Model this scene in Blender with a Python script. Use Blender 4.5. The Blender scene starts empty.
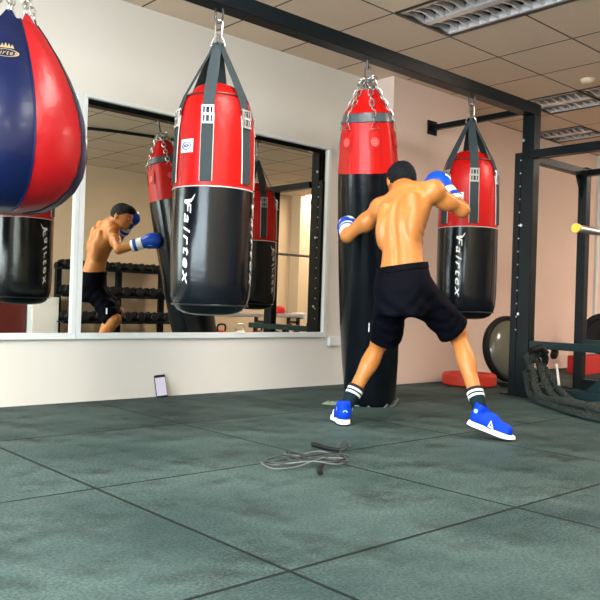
import bpy, bmesh, math, random
import numpy as np
from mathutils import Vector, Matrix, Quaternion, Euler
random.seed(7); PI = math.pi
SC = bpy.context.scene; COL = SC.collection
YAW = math.radians(42.06)

# ------------------------------------------------------------------ materials
def mat(name, col, rough=.5, metal=0., bump=None, coat=0., var=None, emit=None, spec=None, sheen=0.):
    m = bpy.data.materials.new(name); m.use_nodes = True
    nt = m.node_tree; b = nt.nodes['Principled BSDF']
    b.inputs['Base Color'].default_value = (*col, 1); b.inputs['Roughness'].default_value = rough
    b.inputs['Metallic'].default_value = metal; b.inputs['Coat Weight'].default_value = coat
    b.inputs['Coat Roughness'].default_value = .12; b.inputs['Sheen Weight'].default_value = sheen
    if spec is not None: b.inputs['Specular IOR Level'].default_value = spec
    tc = nt.nodes.new('ShaderNodeTexCoord')
    if var:      # (scale, other colour, contrast)
        n = nt.nodes.new('ShaderNodeTexNoise'); n.inputs['Scale'].default_value = var[0]; n.inputs['Detail'].default_value = 5
        r = nt.nodes.new('ShaderNodeValToRGB'); r.color_ramp.elements[0].position = .5-var[2]; r.color_ramp.elements[1].position = .5+var[2]
        r.color_ramp.elements[0].color = (*col, 1); r.color_ramp.elements[1].color = (*var[1], 1)
        nt.links.new(tc.outputs['Object'], n.inputs['Vector']); nt.links.new(n.outputs['Fac'], r.inputs['Fac'])
        nt.links.new(r.outputs['Color'], b.inputs['Base Color'])
    if bump:     # (scale, strength)
        n = nt.nodes.new('ShaderNodeTexNoise'); n.inputs['Scale'].default_value = bump[0]; n.inputs['Detail'].default_value = 4
        u = nt.nodes.new('ShaderNodeBump'); u.inputs['Strength'].default_value = bump[1]; u.inputs['Distance'].default_value = .01
        nt.links.new(tc.outputs['Object'], n.inputs['Vector']); nt.links.new(n.outputs['Fac'], u.inputs['Height'])
        nt.links.new(u.outputs['Normal'], b.inputs['Normal'])
    if emit:
        b.inputs['Emission Color'].default_value = (*emit[0], 1); b.inputs['Emission Strength'].default_value = emit[1]
    return m

def mnode(nt, op, a, b=None, c=None):
    n = nt.nodes.new('ShaderNodeMath'); n.operation = op
    for i, v in enumerate((a, b, c)):
        if v is None: continue
        if isinstance(v, (int, float)): n.inputs[i].default_value = v
        else: nt.links.new(v, n.inputs[i])
    return n.outputs[0]
def mixc(nt, f, a, b, mode='MIX'):
    n = nt.nodes.new('ShaderNodeMix'); n.data_type = 'RGBA'; n.blend_type = mode
    for i, v in ((0, f), (6, a), (7, b)):
        if isinstance(v, (int, float)): n.inputs[i].default_value = v
        elif isinstance(v, tuple): n.inputs[i].default_value = (*v, 1)
        else: nt.links.new(v, n.inputs[i])
    return n.outputs[2]
def noise(nt, vec, scale, detail=4, rough=.5):
    n = nt.nodes.new('ShaderNodeTexNoise'); n.inputs['Scale'].default_value = scale; n.inputs['Detail'].default_value = detail
    n.inputs['Roughness'].default_value = rough
    nt.links.new(vec, n.inputs['Vector']); return n.outputs['Fac']
def ramp(nt, f, p0, p1, c0=(0, 0, 0), c1=(1, 1, 1)):
    r = nt.nodes.new('ShaderNodeValToRGB'); e = r.color_ramp.elements
    e[0].position = p0; e[1].position = p1; e[0].color = (*c0, 1); e[1].color = (*c1, 1)
    nt.links.new(f, r.inputs['Fac']); return r.outputs['Color']
def grid_axis(nt, s, off, size, w):
    q = mnode(nt, 'DIVIDE', mnode(nt, 'SUBTRACT', s, off), size)
    fr = mnode(nt, 'FRACT', q)
    d = mnode(nt, 'MINIMUM', fr, mnode(nt, 'SUBTRACT', 1., fr))
    return mnode(nt, 'LESS_THAN', d, w/size*.5), mnode(nt, 'FLOOR', q)

def floor_material():
    m = mat('rubber floor', (.08, .1, .1), .62); nt = m.node_tree; b = nt.nodes['Principled BSDF']
    g = nt.nodes.new('ShaderNodeNewGeometry'); sp = nt.nodes.new('ShaderNodeSeparateXYZ'); P = g.outputs['Position']
    nt.links.new(P, sp.inputs[0])
    mx, ix = grid_axis(nt, sp.outputs[0], 1.252, 1.0, .013); my, iy = grid_axis(nt, sp.outputs[1], 1.395, 1.0, .013)
    seam = mnode(nt, 'MAXIMUM', mx, my)
    cb = nt.nodes.new('ShaderNodeCombineXYZ'); nt.links.new(ix, cb.inputs[0]); nt.links.new(iy, cb.inputs[1])
    wn = nt.nodes.new('ShaderNodeTexWhiteNoise'); nt.links.new(cb.outputs[0], wn.inputs['Vector'])
    tile = wn.outputs['Value']
    base = mixc(nt, tile, (.014, .027, .028), (.026, .046, .045))
    blot = ramp(nt, noise(nt, P, 1.9, 6, .6), .36, .66)
    base = mixc(nt, blot, base, mixc(nt, .5, base, (.070, .106, .103)))
    stain = ramp(nt, noise(nt, P, 3.7, 5, .65), .5, .72)
    base = mixc(nt, mnode(nt, 'MULTIPLY', stain, .75), base, (.005, .0075, .0075))
    sp1 = ramp(nt, noise(nt, P, 105, 3, .7), .40, .62)
    base = mixc(nt, mnode(nt, 'MULTIPLY', sp1, .8), base, mixc(nt, 1., base, (2.1, 2.1, 2.0), 'MULTIPLY'))
    sp2 = ramp(nt, noise(nt, P, 75, 2, .5), .70, .74)
    base = mixc(nt, mnode(nt, 'MULTIPLY', sp2, .35), base, (.16, .18, .175))
    sp3 = ramp(nt, noise(nt, P, 85, 2, .5), .28, .38, (1, 1, 1), (0, 0, 0))
    base = mixc(nt, mnode(nt, 'MULTIPLY', sp3, .7), base, (.025, .03, .03))
    base = mixc(nt, mnode(nt, 'MULTIPLY', seam, .9), base, (.006, .009, .009))
    nt.links.new(base, b.inputs['Base Color'])
    u = nt.nodes.new('ShaderNodeBump'); u.inputs['Strength'].default_value = .5; u.inputs['Distance'].default_value = .004
    h = mnode(nt, 'SUBTRACT', noise(nt, P, 160, 3), mnode(nt, 'MULTIPLY', seam, 1.5)); nt.links.new(h, u.inputs['Height'])
    nt.links.new(u.outputs['Normal'], b.inputs['Normal'])
    b.inputs['Specular IOR Level'].default_value = .10
    return m

CGX, CGY, CGS = 4.882, 2.700, .592
def ceiling_material():
    m = mat('ceiling tiles', (.4, .32, .25), .9); nt = m.node_tree; b = nt.nodes['Principled BSDF']
    g = nt.nodes.new('ShaderNodeNewGeometry'); sp = nt.nodes.new('ShaderNodeSeparateXYZ'); P = g.outputs['Position']
    nt.links.new(P, sp.inputs[0])
    mx, ix = grid_axis(nt, sp.outputs[0], CGX, CGS, .014); my, iy = grid_axis(nt, sp.outputs[1], CGY, CGS, .014)
    cb = nt.nodes.new('ShaderNodeCombineXYZ'); nt.links.new(ix, cb.inputs[0]); nt.links.new(iy, cb.inputs[1])
    wn = nt.nodes.new('ShaderNodeTexWhiteNoise'); nt.links.new(cb.outputs[0], wn.inputs['Vector'])
    base = mixc(nt, wn.outputs['Value'], (.74, .585, .44), (.80, .64, .49))
    base = mixc(nt, mnode(nt, 'MULTIPLY', ramp(nt, noise(nt, P, 2.2, 5), .4, .7), .25), base, (.62, .47, .34))
    base = mixc(nt, mnode(nt, 'MULTIPLY', ramp(nt, noise(nt, P, 90, 2), .62, .7), .2), base, (.2, .15, .11))
    base = mixc(nt, mnode(nt, 'MAXIMUM', mx, my), base, (.10, .065, .045))
    nt.links.new(base, b.inputs['Base Color']); return m

M = dict(
    wall=mat('painted wall', (.74, .715, .665), .75, bump=(60, .05), var=(1.3, (.70, .675, .625), .3)),
    warmwall=mat('warm painted wall', (.82, .655, .58), .75, bump=(60, .05), var=(1.6, (.76, .59, .51), .3)),
    backwall=mat('tan painted wall', (.68, .53, .36), .8, var=(1.0, (.60, .48, .33), .3)),
    frame=mat('white frame', (.72, .76, .76), .45),
    mirror=mat('mirror glass', (.78, .77, .70), .0, 1.0),
    steel=mat('painted rack steel', (.004, .007, .009), .3, 0, bump=(300, .1), spec=.12),
    rail=mat('grey green steel', (.010, .027, .030), .42, .0, spec=.2),
    black=mat('black rubber', (.008, .008, .009), .5, spec=.2),
    blackvinyl=mat('black vinyl', (.003, .005, .008), .20, bump=(22, .10), coat=.05, spec=.25, var=(6, (.005, .007, .010), .2)),
    redvinyl=mat('red vinyl', (.56, .003, .002), .40, bump=(22, .2), coat=.05, spec=.25, var=(4, (.44, .003, .003), .25)),
    darkred=mat('dark red vinyl', (.10, .010, .006), .45),
    navyvinyl=mat('navy leather', (.003, .009, .060), .34, bump=(14, .4), coat=.1, spec=.25, var=(3, (.002, .006, .035), .25)),
    crimson=mat('crimson leather', (.30, .003, .008), .36, bump=(14, .5), coat=.08, spec=.3, var=(3, (.40, .006, .010), .25)),
    grayband=mat('grey vinyl band', (.055, .075, .09), .4, coat=.2),
    webbing=mat('grey webbing', (.038, .053, .060), .7, bump=(400, .3), spec=.2),
    webdark=mat('dark webbing', (.02, .03, .034), .7, bump=(400, .3)),
    chrome=mat('chrome', (.6, .6, .6), .28, 1.0), nickel=mat('dull nickel', (.36, .37, .38), .42, .9), palered=mat('pale red print', (.75, .10, .09), .4),
    zinc=mat('zinc chain', (.46, .45, .43), .38, 1.0),
    darkmetal=mat('dark metal', (.06, .06, .06), .35, .8),
    white=mat('white print', (.86, .87, .85), .5),
    piping=mat('pale piping', (.62, .6, .58), .5),
    gold=mat('gold print', (.55, .45, .25), .4, .6),
    blueprint=mat('blue print', (.02, .08, .35), .5),
    skin=mat('skin', (.50, .195, .050), .40, bump=(90, .04), var=(5.0, (.43, .148, .032), .28), spec=.4),
    hair=mat('black hair', (.004, .006, .008), .5, bump=(160, .8), spec=.15),
    shorts=mat('black shorts cloth', (.002, .0022, .005), .75, bump=(25, .3), spec=.05),
    band=mat('waistband cloth', (.0015, .0015, .003), .7, spec=.05),
    glove=mat('blue leather', (.002, .065, .50), .34, coat=.15, spec=.3, bump=(30, .1)),
    shoe=mat('royal blue mesh', (.001, .042, .50), .6, spec=.15, bump=(220, .3)),
    sole=mat('white sole', (.9, .9, .9), .5),
    outsole=mat('dark outsole', (.015, .015, .02), .6),
    sock=mat('dark sock', (.008, .020, .026), .85, spec=.1, bump=(300, .3)),
    sockblack=mat('black sock cuff', (.006, .006, .008), .85),
    logo=mat('pale cyan logo', (.3, .75, .85), .4),
    screen=mat('phone screen', (.1, .1, .12), .15, emit=((.86, .80, 1.), .42)),
    orange=mat('orange red rubber', (.62, .035, .012), .5, var=(5, (.52, .028, .01), .25)),
    olive=mat('olive plastic dome', (.16, .16, .12), .2, coat=.6, var=(2, (.12, .125, .095), .3)),
    rope=mat('battle rope fibre', (.02, .028, .026), .8, bump=(120, .6), spec=.2, var=(30, (.036, .044, .038), .2)),
    cord=mat('skipping cord', (.03, .033, .036), .45), cordlight=mat('pale cord', (.11, .12, .118), .5),
    yellow=mat('yellow cap', (.72, .52, .05), .45),
    redpaint=mat('red box', (.55, .015, .012), .5),
    tube=mat('unlit tube', (.8, .78, .74), .3), louver=mat('louver metal', (.88, .86, .87), .3, .4),
    housing=mat('lamp housing', (.10, .085, .08), .35, .8),
    lit=mat('lit diffuser', (1, 1, 1), .5, emit=((1., .95, .87), 15.5)), litwarm=mat('warm lit diffuser', (1, 1, 1), .5, emit=((1., .83, .69), 27.)),
    glass=mat('frosted glass', (.75, .9, .82), .3, emit=((.62, .92, .72), .42)),
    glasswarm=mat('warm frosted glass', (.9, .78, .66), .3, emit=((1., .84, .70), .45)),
    green=mat('olive cloth', (.16, .2, .14), .8),
    grey=mat('grey plastic', (.3, .29, .3), .5), detector=mat('beige plastic', (.72, .6, .4), .5),
    floor=floor_material(), ceiling=ceiling_material())

# ------------------------------------------------------------------ mesh helpers
class MB:
    def __init__(s): s.v = []; s.f = []
    def add(s, vs, fs):
        k = len(s.v); s.v += [tuple(map(float, v)) for v in vs]; s.f += [tuple(i+k for i in f) for f in fs]; return s
    def box(s, c, d, R=None):
        c = Vector(c); vs = []
        for sx in (-.5, .5):
            for sy in (-.5, .5):
                for sz in (-.5, .5):
                    p = Vector((sx*d[0], sy*d[1], sz*d[2])); vs.append(c+(R@p if R else p))
        return s.add(vs, [(0, 1, 3, 2), (4, 6, 7, 5), (0, 4, 5, 1), (2, 3, 7, 6), (0, 2, 6, 4), (1, 5, 7, 3)])
    def b2(s, lo, hi): return s.box([(a+b)/2 for a, b in zip(lo, hi)], [b-a for a, b in zip(lo, hi)])
    def tube(s, pts, r, n=8, closed=False, cap=True):
        pts = [Vector(p) for p in pts]; N = len(pts); rs = r if isinstance(r, (list, tuple)) else [r]*N
        ring = []; prev = None; vs = []
        for i, p in enumerate(pts):
            a = pts[(i-1) % N] if (closed or i > 0) else p; b = pts[(i+1) % N] if (closed or i < N-1) else p
            t = (b-a).normalized()
            if prev is None: u = t.orthogonal().normalized()
            else:
                u = prev-t*prev.dot(t); u = u.normalized() if u.length > 1e-6 else t.orthogonal().normalized()
            prev = u; w = t.cross(u)
            for k in range(n):
                an = 2*PI*k/n; vs.append(p+(u*math.cos(an)+w*math.sin(an))*rs[i])
        fs = []
        for i in range(N if closed else N-1):
            j = (i+1) % N
            for k in range(n): fs.append((i*n+k, i*n+(k+1) % n, j*n+(k+1) % n, j*n+k))
        if cap and not closed: fs += [tuple(range(n))[::-1], tuple((N-1)*n+k for k in range(n))]
        return s.add(vs, fs)
    def lathe(s, prof, n=48, c=(0, 0, 0), a0=0, a1=2*PI, flute=None):
        full = abs(a1-a0-2*PI) < 1e-6; m = n if full else n+1; vs = []
        for (r, z) in prof:
            for k in range(m):
                a = a0+(a1-a0)*k/n; rr = r*(flute(a, z) if flute else 1)
                vs.append((c[0]+rr*math.sin(a), c[1]-rr*math.cos(a), c[2]+z))
        fs = []
        for i in range(len(prof)-1):
            for k in range(n):
                k2 = (k+1) % m; fs.append((i*m+k, i*m+k2, (i+1)*m+k2, (i+1)*m+k))
        return s.add(vs, fs)
    def ribbon(s, pts, side, w, t, nrm):
        # pts centre line, side vectors, outward normals -> closed strip with thickness
        vs = []
        for p, sd, nn in zip(pts, side, nrm):
            p = Vector(p); sd = Vector(sd); nn = Vector(nn)
            vs += [p-sd*w/2, p+sd*w/2, p+sd*w/2+nn*t, p-sd*w/2+nn*t]
        fs = []; N = len(pts)
        for i in range(N-1):
            for k in range(4): fs.append((i*4+k, i*4+(k+1) % 4, (i+1)*4+(k+1) % 4, (i+1)*4+k))
        fs += [(0, 3, 2, 1), tuple((N-1)*4+k for k in range(4))]
        return s.add(vs, fs)
    def build(s, name, m, parent=None, smooth=True, bevel=0, loc=None):
        me = bpy.data.meshes.new(name); me.from_pydata(s.v, [], s.f); me.update()
        bm = bmesh.new(); bm.from_mesh(me); bmesh.ops.recalc_face_normals(bm, faces=bm.faces); bm.to_mesh(me); bm.free()
        me.materials.append(m if not isinstance(m, str) else M[m])
        if smooth:
            me.polygons.foreach_set('use_smooth', [True]*len(me.polygons))
            me.set_sharp_from_angle(angle=math.radians(40))
        o = bpy.data.objects.new(name, me); COL.objects.link(o)
        if parent: o.parent = parent
        if loc: o.location = loc
        if bevel:
            b = o.modifiers.new('bevel', 'BEVEL'); b.width = bevel; b.segments = 2; b.limit_method = 'ANGLE'
        return o
def empty(name, loc=(0, 0, 0), rz=0):
    o = bpy.data.objects.new(name, None); COL.objects.link(o); o.location = loc; o.rotation_euler = (0, 0, rz); return o
def tag(o, label=None, cat=None, group=None, kind=None):
    if label: o['label'] = label
    if cat: o['category'] = cat
    if group: o['group'] = group
    if kind: o['kind'] = kind
    return o
def copy_tree(o, parent=None):
    c = o.copy(); COL.objects.link(c)
    if parent: c.parent = parent
    for ch in [x for x in kids.get(o.name, [])]: copy_tree(ch, c)
    return c
kids = {}
def reg(o):
    kids.clear()
    for x in bpy.data.objects:
        if x.parent: kids.setdefault(x.parent.name, []).append(x)
def struct(mb, name, m, smooth=False, bevel=0): return tag(mb.build(name, m, smooth=smooth, bevel=bevel), kind='structure')
def oval(c, ax, up, L, W, n=20):   # stadium path, long axis 'ax', other axis 'up'
    c = Vector(c); ax = Vector(ax).normalized(); up = Vector(up).normalized(); P = []
    s = max(L-W, 0)/2
    for k in range(n):
        a = 2*PI*k/n; ca = math.cos(a); P.append(c+ax*(ca*W/2+(s if ca >= 0 else -s))+up*math.sin(a)*W/2)
    return P
def chain(mb, p0, p1, L=.034, W=.021, r=.0033, sag=0., n=12):
    p0 = Vector(p0); p1 = Vector(p1); D = (p1-p0).length; k = max(1, int(D/(L*.76)))
    for i in range(k):
        t0 = (i+.5)/k; c = p0.lerp(p1, t0)+Vector((0, 0, -sag*math.sin(PI*t0)))
        d = (p1-p0).normalized(); u = d.orthogonal().normalized(); w = d.cross(u)
        a = PI/2*(i % 2)+.5; up = u*math.cos(a)+w*math.sin(a)
        mb.tube(oval(c, d, up, L, W, n), r, 6, closed=True)
    return mb

# ------------------------------------------------------------------ signed distance modelling (people, gloves, shoes)
def smin(a, b, k):
    h = np.clip(.5+.5*(b-a)/k, 0, 1); return b*(1-h)+a*h-k*h*(1-h)
def smax(a, b, k): return -smin(-a, -b, k)
def cone(P, a, b, ra, rb):
    a = np.array(a, float); b = np.array(b, float); ab = b-a
    t = np.clip(((P-a)@ab)/(ab@ab), 0, 1); return np.linalg.norm(P-a-t[..., None]*ab, axis=-1)-(ra+(rb-ra)*t)
def ell(P, c, r, R=None):
    q = P-np.array(c, float)
    if R is not None: q = q@R
    r = np.array(r, float); k0 = np.linalg.norm(q/r, axis=-1); k1 = np.linalg.norm(q/(r*r), axis=-1)+1e-9
    return k0*(k0-1)/k1
def frame(f, up=(0, 0, 1)):   # columns: side, forward, up
    f = np.array(f, float); f /= np.linalg.norm(f); s = np.cross(f, np.array(up, float)); s /= np.linalg.norm(s); return np.stack([s, f, np.cross(s, f)], 1)
def surface(fn, lo, hi, h):
    lo = np.array(lo, float); hi = np.array(hi, float); n = np.ceil((hi-lo)/h).astype(int)+1
    ax = [lo[i]+h*np.arange(n[i]) for i in range(3)]
    P = np.stack(np.meshgrid(*ax, indexing='ij'), -1)
    V = np.empty(tuple(n))
    for i in range(0, n[0], 16): V[i:i+16] = fn(P[i:i+16])
    S = V < 0
    acc = np.zeros(tuple(n-1)+(3,)); cnt = np.zeros(tuple(n-1))
    for d in range(3):
        sl0 = [slice(None)]*3; sl1 = [slice(None)]*3; sl0[d] = slice(0, -1); sl1[d] = slice(1, None)
        a = V[tuple(sl0)]; b = V[tuple(sl1)]; cr = (a < 0) != (b < 0)
        t = np.where(cr, a/np.where(cr, a-b, 1), 0)
        others = [k for k in range(3) if k != d]
        for o1 in (0, 1):
            for o2 in (0, 1):
                s = [slice(None)]*3; s[others[0]] = slice(o1, n[others[0]]-1+o1); s[others[1]] = slice(o2, n[others[1]]-1+o2)
                c = cr[tuple(s)]; tt = t[tuple(s)]
                off = np.zeros(c.shape+(3,)); off[..., d] = tt; off[..., others[0]] = o1; off[..., others[1]] = o2
                acc += off*c[..., None]; cnt += c
    act = cnt > 0; idx = -np.ones(act.shape, int); idx[act] = np.arange(act.sum())
    cell = np.stack(np.nonzero(act), -1)
    verts = lo+h*(cell+acc[act]/cnt[act][:, None])
    faces = []
    for d in range(3):
        sl0 = [slice(None)]*3; sl1 = [slice(None)]*3; sl0[d] = slice(0, -1); sl1[d] = slice(1, None)
        a = S[tuple(sl0)]; b = S[tuple(sl1)]; cr = a != b; o = [k for k in range(3) if k != d]
        I = np.stack(np.nonzero(cr), -1)
        ok = (I[:, o[0]] > 0) & (I[:, o[1]] > 0) & (I[:, o[0]] < n[o[0]]-1) & (I[:, o[1]] < n[o[1]]-1); I = I[ok]
        q = []
        for e1, e2 in ((0, 0), (-1, 0), (-1, -1), (0, -1)):
            J = I.copy(); J[:, o[0]] += e1; J[:, o[1]] += e2; q.append(idx[J[:, 0], J[:, 1], J[:, 2]])
        faces.append(np.stack(q, 1))
    return verts, np.concatenate(faces)
def sdf_obj(name, fn, lo, hi, h, m, parent=None, smooth_it=2):
    v, f = surface(fn, lo, hi, h)
    me = bpy.data.meshes.new(name); me.from_pydata(v.tolist(), [], f.tolist()); me.update()
    bm = bmesh.new(); bm.from_mesh(me)
    for _ in range(smooth_it): bmesh.ops.smooth_vert(bm, verts=bm.verts, factor=.5, use_axis_x=True, use_axis_y=True, use_axis_z=True)
    bmesh.ops.recalc_face_normals(bm, faces=bm.faces); bm.to_mesh(me); bm.free()
    me.materials.append(M[m]); me.polygons.foreach_set('use_smooth', [True]*len(me.polygons))
    o = bpy.data.objects.new(name, me); COL.objects.link(o)
    if parent: o.parent = parent
    return o

# ------------------------------------------------------------------ the room
W1, W2, W3, ZC = 4.401, 4.17, 4.497, 2.53
XL, XR, YB = -2.6, 11.5, -1.45
struct(MB().b2((XL-.1, YB-.1, -.06), (XR+.1, W3+.1, 0)), 'floor', 'floor')
# left wall with a wide window behind and left of the camera
wl = MB().b2((XL-.1, YB, 0), (XL, W1+.1, .7)).b2((XL-.1, YB, 2.3), (XL, W1+.1, ZC)).b2((XL-.1, YB, .7), (XL, YB+.5, 2.3)).b2((XL-.1, 3.6, .7), (XL, W1+.1, 2.3))
struct(wl, 'wall_left', 'wall')
struct(MB().b2((XL-.1, W1, 0), (4.72, W1+.1, ZC)), 'wall_back', 'wall')
# boxed-in column that steps out of the mirror wall, then the wall carries on further back
struct(MB().b2((4.72, W2, 0), (5.75, W3+.1, ZC)), 'wall_pier', 'warmwall', bevel=.004)
struct(MB().b2((5.75, W3, 0), (XR, W3+.1, ZC)), 'wall_far', 'warmwall')
struct(MB().b2((XR, YB, 0), (XR+.1, W3+.1, ZC)), 'wall_right', 'warmwall')
struct(MB().b2((XL-.1, YB-.1, 0), (9.3, YB, ZC)).b2((10.35, YB-.1, 0), (XR+.1, YB, ZC)).b2((9.3, YB-.1, 2.15), (10.35, YB, ZC)), 'wall_front', 'backwall')
struct(MB().b2((8.95, YB, 0), (9.25, YB+.25, ZC)), 'wall_column', 'backwall', bevel=.004)
# ceiling: one sheet of tiles with openings for the lamps
LAMPS_OFF = [(-2, -1, 2), (2, 0, 1), (2, 1, 1), (4, 2, 1)]             # cell index of lamp's low corner (two cells deep)
LAMPS_ON = [(-9, -3, 2), (-9, -7, 2), (-6, -4, 2), (-6, -7, 2), (-5, -2, 2), (6, -4, 2), (8, -3, 2), (7, -7, 2), (0, -3, 2)]  # unseen panels; the warm right-hand ones added to brighten pier and far walls
holes = {(i, j+k) for i, j, c in LAMPS_OFF+LAMPS_ON for k in range(c)}
cm = MB(); i0 = math.floor((XL-CGX)/CGS)-1; i1 = math.ceil((XR-CGX)/CGS)+1; j0 = math.floor((YB-CGY)/CGS)-1; j1 = math.ceil((W3-CGY)/CGS)+1
for i in range(i0, i1):
    for j in range(j0, j1):
        if (i, j) in holes: continue
        x, y = CGX+i*CGS, CGY+j*CGS
        cm.add([(x, y, ZC), (x+CGS, y, ZC), (x+CGS, y+CGS, ZC), (x, y+CGS, ZC)], [(0, 1, 2, 3)])
struct(cm, 'ceiling', 'ceiling')
struct(MB().b2((i0*CGS+CGX, j0*CGS+CGY, ZC+.25), (i1*CGS+CGX, j1*CGS+CGY, ZC+.3)), 'ceiling_slab', 'wall')
# daylight window in the left wall
wf = MB()
for y0, y1 in ((-.95, -.90), (1.30, 1.35), (3.55, 3.6)): wf.b2((XL-.08, y0, .7), (XL-.02, y1, 2.3))
wf.b2((XL-.08, -.95, .7), (XL-.02, 3.6, .75)).b2((XL-.08, -.95, 2.25), (XL-.02, 3.6, 2.3))
struct(wf, 'window_1', 'frame')
# glazed door in the front wall, seen only in the mirror
struct(MB().b2((9.3, YB-.06, 0), (9.36, YB+.02, 2.15)).b2((10.29, YB-.06, 0), (10.35, YB+.02, 2.15)).b2((9.3, YB-.06, 2.09), (10.35, YB+.02, 2.15))
       .b2((9.36, YB-.05, .82), (10.29, YB, .88)), 'door_1', 'frame')
struct(MB().b2((9.36, YB-.04, .88), (10.29, YB-.03, 1.75)), 'door_1_glass', 'glass')
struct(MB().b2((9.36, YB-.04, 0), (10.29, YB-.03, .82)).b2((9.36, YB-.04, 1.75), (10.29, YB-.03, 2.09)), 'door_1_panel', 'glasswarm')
struct(MB().b2((8.80, W3-.03, 0), (8.86, W3, ZC)), 'trim_1', 'frame')

# lamps in the ceiling
def lamp(i, j, cells, on, label, group):
    x0, y0 = CGX+i*CGS+.012, CGY+j*CGS+.012; x1, y1 = x0+CGS-.024, y0+cells*CGS-.024
    r = tag(empty('ceiling_light', ((x0+x1)/2, (y0+y1)/2, ZC)), label, 'ceiling light', group)
    hx, hy = (x1-x0)/2, (y1-y0)/2
    MB().b2((-hx, -hy, .10), (hx, hy, .11)).b2((-hx, -hy, -.004), (-hx+.012, hy, .11)).b2((hx-.012, -hy, -.004), (hx, hy, .11)).b2((-hx, -hy, -.004), (hx, -hy+.012, .11)).b2((-hx, hy-.012, -.004), (hx, hy, .11)).build('housing', 'housing', r, smooth=False)
    if on:
        MB().b2((-hx+.02, -hy+.02, .006), (hx-.02, hy-.02, .012)).build('diffuser', 'litwarm' if i > -4 else 'lit', r, smooth=False)
        return r
    for k in (-1, 1): MB().tube([(k*.14, -hy+.05, .07), (k*.14, hy-.05, .07)], .013, 12).build('tube', 'tube', r)
    f = MB()
    for k in (-1, 0, 1):      # long V-shaped reflectors
        f.add([(k*(hx-.03)-.020*(k == 0)-.012, -hy+.012, .002), (k*(hx-.03)+.020*(k == 0)+.012, -hy+.012, .002), (k*(hx-.03), -hy+.012, .055),
               (k*(hx-.03)-.020*(k == 0)-.012, hy-.012, .002), (k*(hx-.03)+.020*(k == 0)+.012, hy-.012, .002), (k*(hx-.03), hy-.012, .055)],
              [(0, 1, 4, 3), (0, 3, 5, 2), (1, 2, 5, 4), (0, 2, 1), (3, 4, 5)])
    n = 7*cells
    for q in range(n+1):      # cross fins
        y = -hy+.02+(2*hy-.04)*q/n
        for sx in (-1, 1):
            a, b = (sx*.03, sx*(hx-.035))
            f.add([(a, y-.011, .003), (a, y+.011, .003), (a, y, .05), (b, y-.011, .003), (b, y+.011, .003), (b, y, .05), ((a+b)/2, y-.005, .018), ((a+b)/2, y+.005, .018), ((a+b)/2, y, .05)],
                  [(0, 1, 7, 6), (6, 7, 4, 3), (0, 6, 8, 2), (6, 3, 5, 8), (1, 2, 8, 7), (7, 8, 5, 4)])
    f.build('louver', 'louver', r, smooth=False)
    return r
for (i, j, c), l in zip(LAMPS_OFF, ('unlit louvered ceiling light above the rack beam, nearest and largest in the picture', 'unlit louvered ceiling light beside the round beige detector',
                                 'unlit louvered ceiling light just beyond the rack corner, against the far wall', 'unlit louvered ceiling light at the far right by the far wall')):
    lamp(i, j, c, False, l, 'louvered ceiling lights')
for k, (i, j, c) in enumerate(LAMPS_ON): lamp(i, j, c, True, 'unseen lit ceiling light panel outside the view', 'lit ceiling panels')
MB().lathe([(0, -.035), (.035, -.034), (.052, -.02), (.058, 0)], 24, (5.83, 3.08, ZC)).build('smoke_detector', 'detector')
tag(bpy.data.objects['smoke_detector'], 'small round beige smoke detector on the ceiling near the rack', 'smoke detector')
tag(MB().tube([(3.62, .55, 2.51), (3.75, .72, 2.51), (3.95, .86, 2.51), (4.2, .95, 2.51), (4.7, 1.05, 2.51), (5.6, 1.2, 2.51)], .018, 8).build('ceiling_cable', 'black'),
    'black cable curving under the ceiling tiles, seen in the mirror', 'cable')

# mirrors on the wall
def mirror_panel(x0, x1, label):
    r = tag(empty('wall_mirror', ((x0+x1)/2, W1, .40)), label, 'mirror', 'framed wall mirrors')
    hx = (x1-x0)/2; z0, z1 = 0, 1.49
    MB().b2((-hx+.03, -.012, .024), (hx-.03, -.004, z1-.02)).build('mirror_glass', 'mirror', r, smooth=False)
    MB().b2((-hx, -.03, .026), (-hx+.032, 0, z1-.022)).b2((hx-.032, -.03, .026), (hx, 0, z1-.022)).b2((-hx, -.03, z1-.022), (hx, 0, z1)).b2((-hx, -.03, -.012), (hx, 0, .026)).build('mirror_frame', 'frame', r, smooth=False, bevel=.002)
    return r
mirror_panel(.2, 2.117, 'tall white-framed wall mirror at the left, cut off by the picture edge')
mirror_panel(2.119, 4.235, 'wide white-framed wall mirror reflecting the boxer')
o = MB().b2((4.275, W1-.035, .315), (4.40, W1, .39)).build('wall_socket', 'frame', bevel=.006)
tag(o, 'low white socket box on the wall beside the long bag', 'socket')

# phone leaning on the wall
ph = tag(empty('phone', (2.735, W1-.045, 0)), 'smartphone with bright screen propped upright against the white wall', 'phone')
ph.rotation_euler = (math.radians(-14), math.radians(-6), math.radians(-16))
MB().b2((-.038, -.004, 0), (.038, .004, .15)).build('body', 'black', ph, bevel=.003)
MB().b2((-.034, -.0048, .012), (.034, -.0042, .132)).build('screen', 'screen', ph, smooth=False)

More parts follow.
